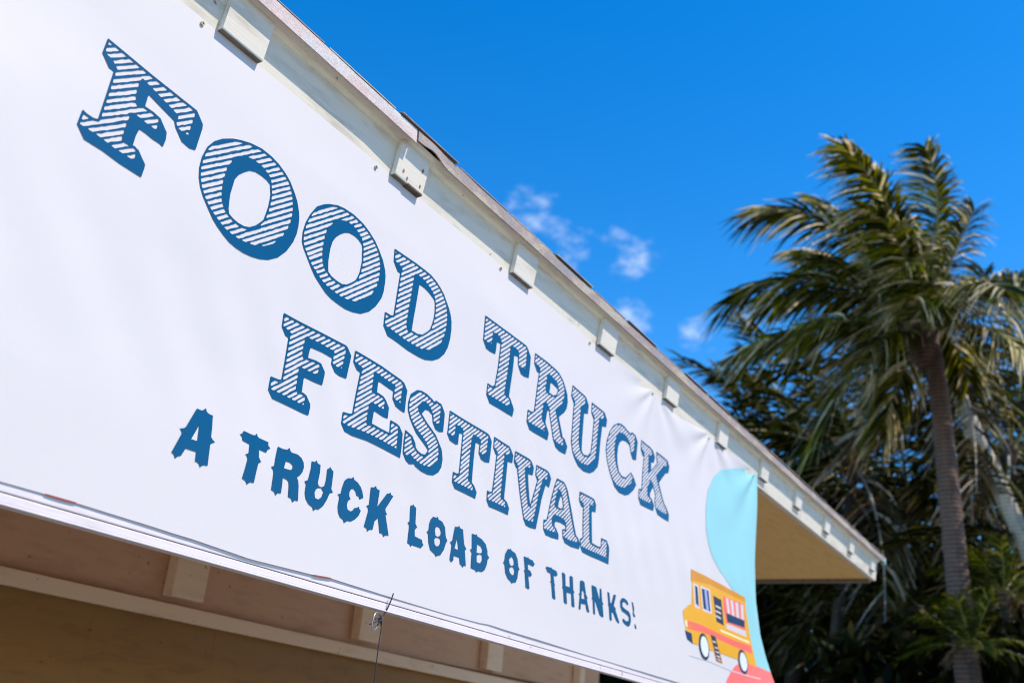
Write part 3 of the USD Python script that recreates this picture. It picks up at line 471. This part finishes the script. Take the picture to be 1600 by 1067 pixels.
obj('cloth', (v, f), 'banner_white', ban, smooth=True)

def polys(g):
    return [p for p in (g.geoms if hasattr(g, 'geoms') else [g]) if p.geom_type == 'Polygon' and p.area > 1e-7]
def decal(g, off=.0016, edge=.03):
    """A flat print as a sheet lying on the cloth."""
    vs, fs, n = [], [], 0
    for p in polys(g):
        a, b = trimesh.creation.triangulate_polygon(p, engine='earcut')
        a = np.column_stack([a, 0 * a[:, 0]])
        a, b = trimesh.remesh.subdivide_to_size(a, b, edge, max_iter=12)
        vs.append(a); fs.append(b + n); n += len(a)
    a, b = np.vstack(vs), np.vstack(fs)
    w = np.column_stack([a[:, 0], YBAN - disp(a[:, 0], a[:, 1]) - off, a[:, 1]])
    nr = np.cross(w[b[:, 1]] - w[b[:, 0]], w[b[:, 2]] - w[b[:, 0]]); b[nr[:, 1] > 0] = b[nr[:, 1] > 0][:, ::-1]
    return trimesh.Trimesh(w, b, process=False)
mpt = lambda pts: [(to_x(a), to_z(b)) for a, b in pts]
def shape(o, holes): 
    p = Polygon(mpt(o), [mpt(h) for h in holes])
    return p if p.is_valid else p.buffer(0)
rng = np.random.default_rng(7)
ANG = math.radians(39)
def stripes(b, period, width):
    """Brush-like hatching: wavering bars set at one slant."""
    ca, sa = math.cos(ANG), math.sin(ANG); out = []
    us = [x * ca + z * sa for x in (b[0], b[2]) for z in (b[1], b[3])]; ws = [-x * sa + z * ca for x in (b[0], b[2]) for z in (b[1], b[3])]
    n0 = math.floor(min(ws) / period)
    for k in range(n0, math.ceil(max(ws) / period) + 1):
        u = np.arange(min(us) - .02, max(us) + .02, .009); c = k * period + rng.normal(0, period * .03)
        up = c + width / 2 + rng.normal(0, width * .055, len(u)); lo = c - width / 2 + rng.normal(0, width * .055, len(u))
        pts = [(a * ca - d * sa, a * sa + d * ca) for a, d in list(zip(u, up)) + list(zip(u[::-1], lo[::-1]))]
        out.append(Polygon(pts).buffer(0))
    return unary_union(out)
WORDS = 'FOODTRUCKFESTIVAL'
rough = lambda g, r: g.buffer(r, quad_segs=3).buffer(-r, quad_segs=3)
for idx, (ch, row, o, h) in enumerate(BIG):
    face = shape(o, h); dx, dz = (.0245, -.0235) if row == 0 else (.0185, -.0175)
    body = unary_union([affinity.translate(face, dx * k / 8, dz * k / 8) for k in range(9)]).buffer(.0012).simplify(.0004)
    per = .0148 if row == 0 else .0133
    slots = face.buffer(-.0042).intersection(stripes(face.bounds, per, per * .665))
    slots = slots.buffer(-.0021, quad_segs=2).buffer(.0021, quad_segs=2).simplify(.00025)
    p = obj('letter', decal(body.difference(slots)), 'ink_blue', ban)
    tag(p, f'striped blue slab-serif letter {ch} with drop shadow')
for idx, (ch, o, h) in enumerate(SMALL):
    g = shape(o, h)
    if ch == '!': 
        g = unary_union([g, shape(SMALL[idx + 1][1], [])])
    if ch == '.': continue
    tag(obj('small_letter', decal(g, edge=.02), 'ink_blue', ban), f'solid blue spurred {"exclamation mark" if ch == "!" else "letter " + ch}')
# colour print at the right-hand end, each colour cut clear of those printed over it
cloth_shape = Polygon(list(zip(gx[:, 0], gz[:, 0])) + list(zip(gx[-1], gz[-1])) + list(zip(gx[::-1, -1], gz[::-1, -1]))).buffer(-.0008)
above = None; cut = []
for nm, col, o in reversed(PRINT):
    g = shape(o, []).intersection(cloth_shape)
    cut.append((nm, col, g if above is None else g.difference(above))); above = g if above is None else unary_union([above, g])
truck = None
for nm, col, g in reversed(cut):
    if not polys(g): continue
    parent = truck if truck is not None else ban
    p = obj(nm if nm != 'truck_body' else 'truck_print', decal(g, .0014, .02), 'ink_' + col, parent)
    if nm == 'truck_body': truck = tag(p, 'yellow food truck printed on the banner')
# grommets, hem tape
def ring(x, z, r, mat, parent, name):
    m = trimesh.creation.annulus(r * .45, r, .004, sections=20); m.apply_transform(trimesh.transformations.rotation_matrix(math.pi / 2, (1, 0, 0))); m.apply_translation((x, YBAN - float(disp(x, z)) - .003, z))
    p = obj(name, m, mat, parent, smooth=30)
    c = trimesh.creation.cylinder(r * .44, .002, sections=14); c.apply_transform(trimesh.transformations.rotation_matrix(math.pi / 2, (1, 0, 0))); c.apply_translation((x, YBAN - float(disp(x, z)) - .0025, z))
    obj('screw_head', c, 'screw_steel', p)
for x, z in ((1.322, 3.287), (2.064, 3.282), (2.838, 3.286), (3.60, 3.28), (4.30, 3.285), (5.08, 3.29), (5.85, 3.28), (.55, 3.288), (-.22, 3.288)):
    ring(x, z, .0062, 'brass', ban, 'grommet')
for x0, x1 in ((1.235, 1.31), (2.075, 2.15), (-.3, -.2)):
    xs = np.linspace(x0, x1, 8); zc = bot_z(xs)
    y = YBAN - disp(xs, zc) - .0007
    v = np.vstack([np.column_stack([xs, y, zc + .0012]), np.column_stack([xs, y, zc - .0016 - .0012 * np.sin(np.linspace(0, np.pi, 8))])]); f = [(k, k + 1, k + 9) for k in range(7)] + [(k, k + 9, k + 8) for k in range(7)]
    obj('hem_tape', (v, np.array(f)), 'hem_red', ban)

# ------------------------------------------------------------------ the rail under the banner and the cord tied to it
rail = thing('hanging_rail', 'white two-board rail along the bottom edge of the banner', 'rail')
rs = -.01275
def railpart(name, y0, y1, z0, z1, b, mat='rail_paint'):
    m = box(-1.7, 6.4, y0, y1, z0, z1, b); m = m if False else m; m.vertices[:, 2] += (m.vertices[:, 0] - 1.138) * rs; obj(name, m, mat, rail)
zr0 = zz(.2038)
railpart('upper_board', D + .0025, D + .034, zr0 + .0015, zr0 + .06, .002)
railpart('lower_board', D + .002, D + .034, zz(.1935), zr0 - .0012, .002)
railpart('bottom_lip', D - .001, D + .034, zz(.191), zz(.1935) - .0006, .0008)
# faint butt joints of the lower board
def cpt(x, z, dy): return (x * .001, D + dy, Z0 + z * .001)
cord = thing('tie_cord', 'black cord knotted round the white rail with its end hanging down', 'cord')
loop = [cpt(2424, 402, -.012), cpt(2421, 385, -.012), cpt(2418, 360, -.006), cpt(2414, 342, .004), cpt(2402, 328, .004), cpt(2394, 320, .004)]
obj('wrap', tube(bezier(loop[0], loop[2], loop[3], 8).tolist() + loop[4:], .0021), 'cord_black', cord, smooth=True)
ringp = [cpt(2392, 322, .004), cpt(2372, 338, -.004), cpt(2352, 330, -.010), cpt(2343, 308, -.012), cpt(2350, 290, -.010), cpt(2366, 287, -.004), cpt(2384, 298, .002), cpt(2394, 316, .004)]
tt = np.linspace(0, len(ringp) - 1, 40); R_ = np.array(ringp); from scipy.interpolate import CubicSpline
obj('wire_ring', tube(CubicSpline(np.arange(len(R_)), R_)(tt), .0017), 'wire_steel', cord, smooth=True)
for p, q in (((2393, 320), (2343, 300)), ((2394, 326), (2366, 318)), ((2400, 334), (2380, 302)), ((2386, 336), (2398, 304))):
    obj('cord_end', tube(bezier(cpt(*p, .0), cpt((p[0] + q[0]) / 2, (p[1] + q[1]) / 2 + 4, -.010), cpt(*q, -.002), 7), .0019), 'cord_black', cord, smooth=True)
kn = trimesh.creation.icosphere(2, .0068); kn.vertices *= (1, .9, 1.15); kn.vertices *= (1 + .25 * (meshkit.fbm(kn.vertices * 300, 2, 1) - .5))[:, None]; kn.apply_translation(cpt(2394, 319, .002))
obj('knot', kn, 'cord_black', cord, smooth=True)
h = np.array([cpt(2398, 312, .002), cpt(2406, 290, .003), cpt(2403, 245, .002), cpt(2404, 143, .001), cpt(2407, -100, .0), cpt(2400, -400, .0)])
obj('hanging_end', tube(CubicSpline(np.arange(6), h)(np.linspace(0, 5, 40)), .0017), 'cord_black', cord, smooth=True)

# ------------------------------------------------------------------ palms
WIND = np.array([-.507, .862, -.03])
def frond_mesh(pts, L, n=40, wind=.25, droop=.55, seed=0, gap=0.0, wid=.026):
    """A feather leaf: returns (leaflets, midrib). pts: the midrib from the crown outward."""
    r = np.random.default_rng(seed); P = np.asarray(pts); m = len(P); cs = CubicSpline(np.linspace(0, 1, m), P); dcs = cs.derivative()
    V, F, UV, k = [], [], [], 0
    for side in (-1, 1):
        for t in np.linspace(.16, .995, n):
            if r.random() < gap: continue
            t = min(max(t + r.normal(0, .004), .1), .999); p = cs(t); T = dcs(t); T /= np.linalg.norm(T)
            S = np.cross(T, (0, 0, 1.0)); S /= np.linalg.norm(S) + 1e-9; N = np.cross(S, T)
            l = L * (.35 + .65 * math.sin(math.pi * min(1, .12 + .8 * t)) ** .7) * r.uniform(.8, 1.12)
            fw = .38 + .68 * t
            d = S * side * (1 - .35 * t) + T * fw + N * r.uniform(.05, .35) + r.normal(0, .08, 3); d /= np.linalg.norm(d)
            pull = np.array([0, 0, -droop]) * r.uniform(.6, 1.3) + WIND * wind * r.uniform(.5, 1.4)
            W = np.cross(d, N); W = T - d * np.dot(T, d); W /= np.linalg.norm(W) + 1e-9
            W = W * math.cos(.5 * side) + N * math.sin(.5 * side); ws = wid * L / .8 * r.uniform(.8, 1.2)
            row = []
            for s_, wd in ((0, .55), (.33, 1.0), (.68, .8), (1.0, .05)):
                c = p + (d * s_ + pull * s_ * s_ * .75) * l
                row += [c - W * ws * wd, c + W * ws * wd]
            V += row; rv = r.random(); UV += [(u_, rv) for u_ in (0, 0, .33, .33, .68, .68, 1, 1)]
            for q in range(3): F += [(k + 2 * q, k + 2 * q + 1, k + 2 * q + 3), (k + 2 * q, k + 2 * q + 3, k + 2 * q + 2)]
            k += 8
    rt = np.linspace(0, .99, 14)
    rib = tube(cs(rt), np.linspace(.032, .006, 14) * L / .8, 5)
    return (np.array(V), np.array(F)), np.array(UV), rib
def add_frond(palm, pts, L, mat, seed, **kw):
    lv, uv, rib = frond_mesh(pts, L, seed=seed, **kw)
    f = obj('frond', lv, mat, palm, uv=uv); obj('midrib', rib, 'midrib' if mat != 'dry_leaf' else 'pale_bark', f, smooth=True)
    return f
def trunk_mesh(pts, r0, r1, n=60, seed=0):
    P = np.array(pts, float); cs = CubicSpline(np.linspace(0, 1, len(P)), P); t = np.linspace(0, 1, n)
    r = r0 + (r1 - r0) * t; r = r * (1 + .22 * np.exp(-t * 14)) * (1 + .01 * np.sign(np.sin(t * n * 1.4)))
    return tube(cs(t), r, 14)
def crown_boot(c, r, seed=0):
    m = trimesh.creation.icosphere(2, 1.0); m.vertices *= (r, r, r * 1.9); m.vertices *= (1 + .5 * (meshkit.fbm(m.vertices * 9, 3, seed) - .5))[:, None]; m.apply_translation(c); return m

C = np.array([14.84, 2.17, 7.88])
base = (14.8, 1.86, 0.0)
palm = thing('coconut_palm', 'tallest coconut palm with wind-blown fronds, standing beyond the far corner of the eaves', 'palm tree', base)
loc = lambda p: np.asarray(p) - base
obj('trunk', trunk_mesh([loc((14.8, 1.86, 0)), loc((14.85, 1.93, 2.6)), loc((14.87, 1.97, 4.26)), loc((14.87, 1.99, 5.74)), loc((14.86, 2.03, 7.3)), loc(C)], .178, .118), 'trunk_bark', palm, smooth=True)
obj('leaf_bases', crown_boot(loc(C + (0, 0, -.1)), .24, 4), 'trunk_bark', palm, smooth=True)
for k, (c1, t1, L) in enumerate(MAIN_FRONDS):
    pts = bezier(loc(C), loc(C) + np.array(c1), loc(C) + np.array(t1), 7)
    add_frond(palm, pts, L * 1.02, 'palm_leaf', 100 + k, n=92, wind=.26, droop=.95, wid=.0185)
def build_palm(name, label, loc_, H, nf, FL, L, mat, seed, up=(80, -45), r=(.17, .11), wind=.22, lean=(0, 0), dead=3, trunk='trunk_bark', leaflets=34):
    rng = np.random.default_rng(seed); p = thing(name, label, 'palm tree', loc_, 0, None, 1.0)
    top = np.array([lean[0], lean[1], H])
    if H > .8: obj('trunk', trunk_mesh([(0, 0, 0), (lean[0] * .3, lean[1] * .3, H * .4), (lean[0] * .7, lean[1] * .7, H * .75), top], r[0], r[1], 40), trunk, p, smooth=True)
    obj('leaf_bases', crown_boot(top + (0, 0, -.05), r[1] * 1.6, seed), 'trunk_bark', p, smooth=True)
    for k in range(nf):
        az = k * 2.39996 + rng.normal(0, .15); el = math.radians(up[0] + (up[1] - up[0]) * (k / (nf - 1)) ** .85 + rng.normal(0, 5)); fl = FL * rng.uniform(.85, 1.1)
        d = np.array([math.cos(az) * math.cos(el), math.sin(az) * math.cos(el), math.sin(el)]); pts = []
        for s_ in np.linspace(0, 1, 7):
            pts.append(top + d * fl * s_ + np.array([0, 0, -1]) * fl * .42 * s_ ** 2.1 * max(.35, math.cos(el)) + WIND * fl * wind * s_ ** 2)
        deadf = k >= nf - dead
        add_frond(p, pts, L, 'dry_leaf' if deadf else mat, seed * 50 + k, n=leaflets, wind=.25, droop=.6 if not deadf else 1.0, gap=.1 if not deadf else .35)
    return p
def ground_under(crown, H, scale, lean=(0, 0)): return (crown[0] - lean[0] * scale, crown[1] - lean[1] * scale, crown[2] - H * scale)

A_LEAN, B_LEAN, Y_LEAN = (.5, -.7), (-.6, .5), (.1, .1)
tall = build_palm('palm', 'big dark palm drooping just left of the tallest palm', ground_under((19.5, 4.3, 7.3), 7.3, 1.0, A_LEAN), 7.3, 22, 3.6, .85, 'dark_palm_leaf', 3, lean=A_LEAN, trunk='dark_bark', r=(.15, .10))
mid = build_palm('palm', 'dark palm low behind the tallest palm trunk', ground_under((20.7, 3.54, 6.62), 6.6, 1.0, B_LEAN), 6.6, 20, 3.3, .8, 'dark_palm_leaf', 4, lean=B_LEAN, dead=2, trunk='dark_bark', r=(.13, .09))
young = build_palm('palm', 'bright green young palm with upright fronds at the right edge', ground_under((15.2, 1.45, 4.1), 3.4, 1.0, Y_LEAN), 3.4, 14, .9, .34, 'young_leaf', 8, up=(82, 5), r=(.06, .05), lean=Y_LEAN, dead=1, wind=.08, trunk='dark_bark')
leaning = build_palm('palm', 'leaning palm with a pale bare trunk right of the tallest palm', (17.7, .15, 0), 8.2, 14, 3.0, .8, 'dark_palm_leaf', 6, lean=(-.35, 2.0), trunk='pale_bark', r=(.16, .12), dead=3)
def plant(src, H, lean, crown, label, rot=0):
    s = crown[2] / H; c, s_ = math.cos(math.radians(rot)), math.sin(math.radians(rot)); lx, ly = lean[0] * c - lean[1] * s_, lean[0] * s_ + lean[1] * c
    return copy_of(src, label, (crown[0] - lx * s, crown[1] - ly * s, 0), rot, s)
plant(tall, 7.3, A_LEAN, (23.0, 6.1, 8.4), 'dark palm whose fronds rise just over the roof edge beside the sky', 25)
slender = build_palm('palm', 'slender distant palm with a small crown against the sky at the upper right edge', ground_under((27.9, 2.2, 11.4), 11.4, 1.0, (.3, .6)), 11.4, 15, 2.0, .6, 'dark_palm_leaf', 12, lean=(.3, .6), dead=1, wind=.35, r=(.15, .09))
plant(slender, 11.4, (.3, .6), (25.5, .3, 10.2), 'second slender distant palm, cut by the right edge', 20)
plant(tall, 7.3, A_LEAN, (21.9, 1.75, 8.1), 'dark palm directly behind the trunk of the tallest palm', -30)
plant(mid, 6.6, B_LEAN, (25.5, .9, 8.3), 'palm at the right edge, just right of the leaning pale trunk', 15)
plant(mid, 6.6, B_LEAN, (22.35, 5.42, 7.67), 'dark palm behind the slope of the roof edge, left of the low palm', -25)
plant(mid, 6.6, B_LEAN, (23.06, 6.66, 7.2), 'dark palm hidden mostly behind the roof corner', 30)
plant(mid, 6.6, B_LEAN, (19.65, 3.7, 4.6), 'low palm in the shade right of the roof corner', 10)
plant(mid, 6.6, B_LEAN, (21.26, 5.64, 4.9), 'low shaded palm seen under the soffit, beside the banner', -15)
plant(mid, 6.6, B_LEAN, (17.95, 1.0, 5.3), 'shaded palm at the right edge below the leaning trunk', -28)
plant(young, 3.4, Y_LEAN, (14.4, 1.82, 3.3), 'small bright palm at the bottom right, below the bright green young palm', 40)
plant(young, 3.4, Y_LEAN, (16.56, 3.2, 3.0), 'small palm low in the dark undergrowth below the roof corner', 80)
# dense shade behind the palms: a mass of broad leaves nobody could count
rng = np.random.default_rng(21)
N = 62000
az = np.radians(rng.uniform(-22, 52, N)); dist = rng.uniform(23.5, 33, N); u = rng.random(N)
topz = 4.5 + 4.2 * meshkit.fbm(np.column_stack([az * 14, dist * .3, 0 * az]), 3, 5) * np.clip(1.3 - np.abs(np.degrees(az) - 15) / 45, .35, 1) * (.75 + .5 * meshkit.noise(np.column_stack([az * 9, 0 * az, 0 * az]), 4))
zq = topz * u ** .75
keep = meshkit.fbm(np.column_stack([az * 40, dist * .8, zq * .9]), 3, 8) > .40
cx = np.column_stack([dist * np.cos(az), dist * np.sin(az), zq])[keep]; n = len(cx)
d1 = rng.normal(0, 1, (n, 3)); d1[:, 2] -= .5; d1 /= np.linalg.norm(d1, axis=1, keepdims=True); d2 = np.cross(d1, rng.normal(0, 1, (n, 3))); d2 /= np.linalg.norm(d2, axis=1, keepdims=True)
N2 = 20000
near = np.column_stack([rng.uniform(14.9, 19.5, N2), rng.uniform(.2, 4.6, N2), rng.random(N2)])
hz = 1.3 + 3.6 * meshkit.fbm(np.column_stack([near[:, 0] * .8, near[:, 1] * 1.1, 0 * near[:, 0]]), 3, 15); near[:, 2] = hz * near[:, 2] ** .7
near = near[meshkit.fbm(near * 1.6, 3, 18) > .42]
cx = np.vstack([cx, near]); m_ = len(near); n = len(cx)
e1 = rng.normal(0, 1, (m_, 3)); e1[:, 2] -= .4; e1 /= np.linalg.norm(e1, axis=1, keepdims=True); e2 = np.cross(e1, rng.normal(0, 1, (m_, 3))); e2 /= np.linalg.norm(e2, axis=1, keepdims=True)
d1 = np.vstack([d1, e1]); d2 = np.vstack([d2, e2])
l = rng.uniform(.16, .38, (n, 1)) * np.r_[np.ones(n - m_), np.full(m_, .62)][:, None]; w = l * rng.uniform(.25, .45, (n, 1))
v = np.stack([cx - d1 * l, cx + d2 * w, cx + d1 * l, cx - d2 * w], 1).reshape(-1, 3); q = np.arange(n) * 4
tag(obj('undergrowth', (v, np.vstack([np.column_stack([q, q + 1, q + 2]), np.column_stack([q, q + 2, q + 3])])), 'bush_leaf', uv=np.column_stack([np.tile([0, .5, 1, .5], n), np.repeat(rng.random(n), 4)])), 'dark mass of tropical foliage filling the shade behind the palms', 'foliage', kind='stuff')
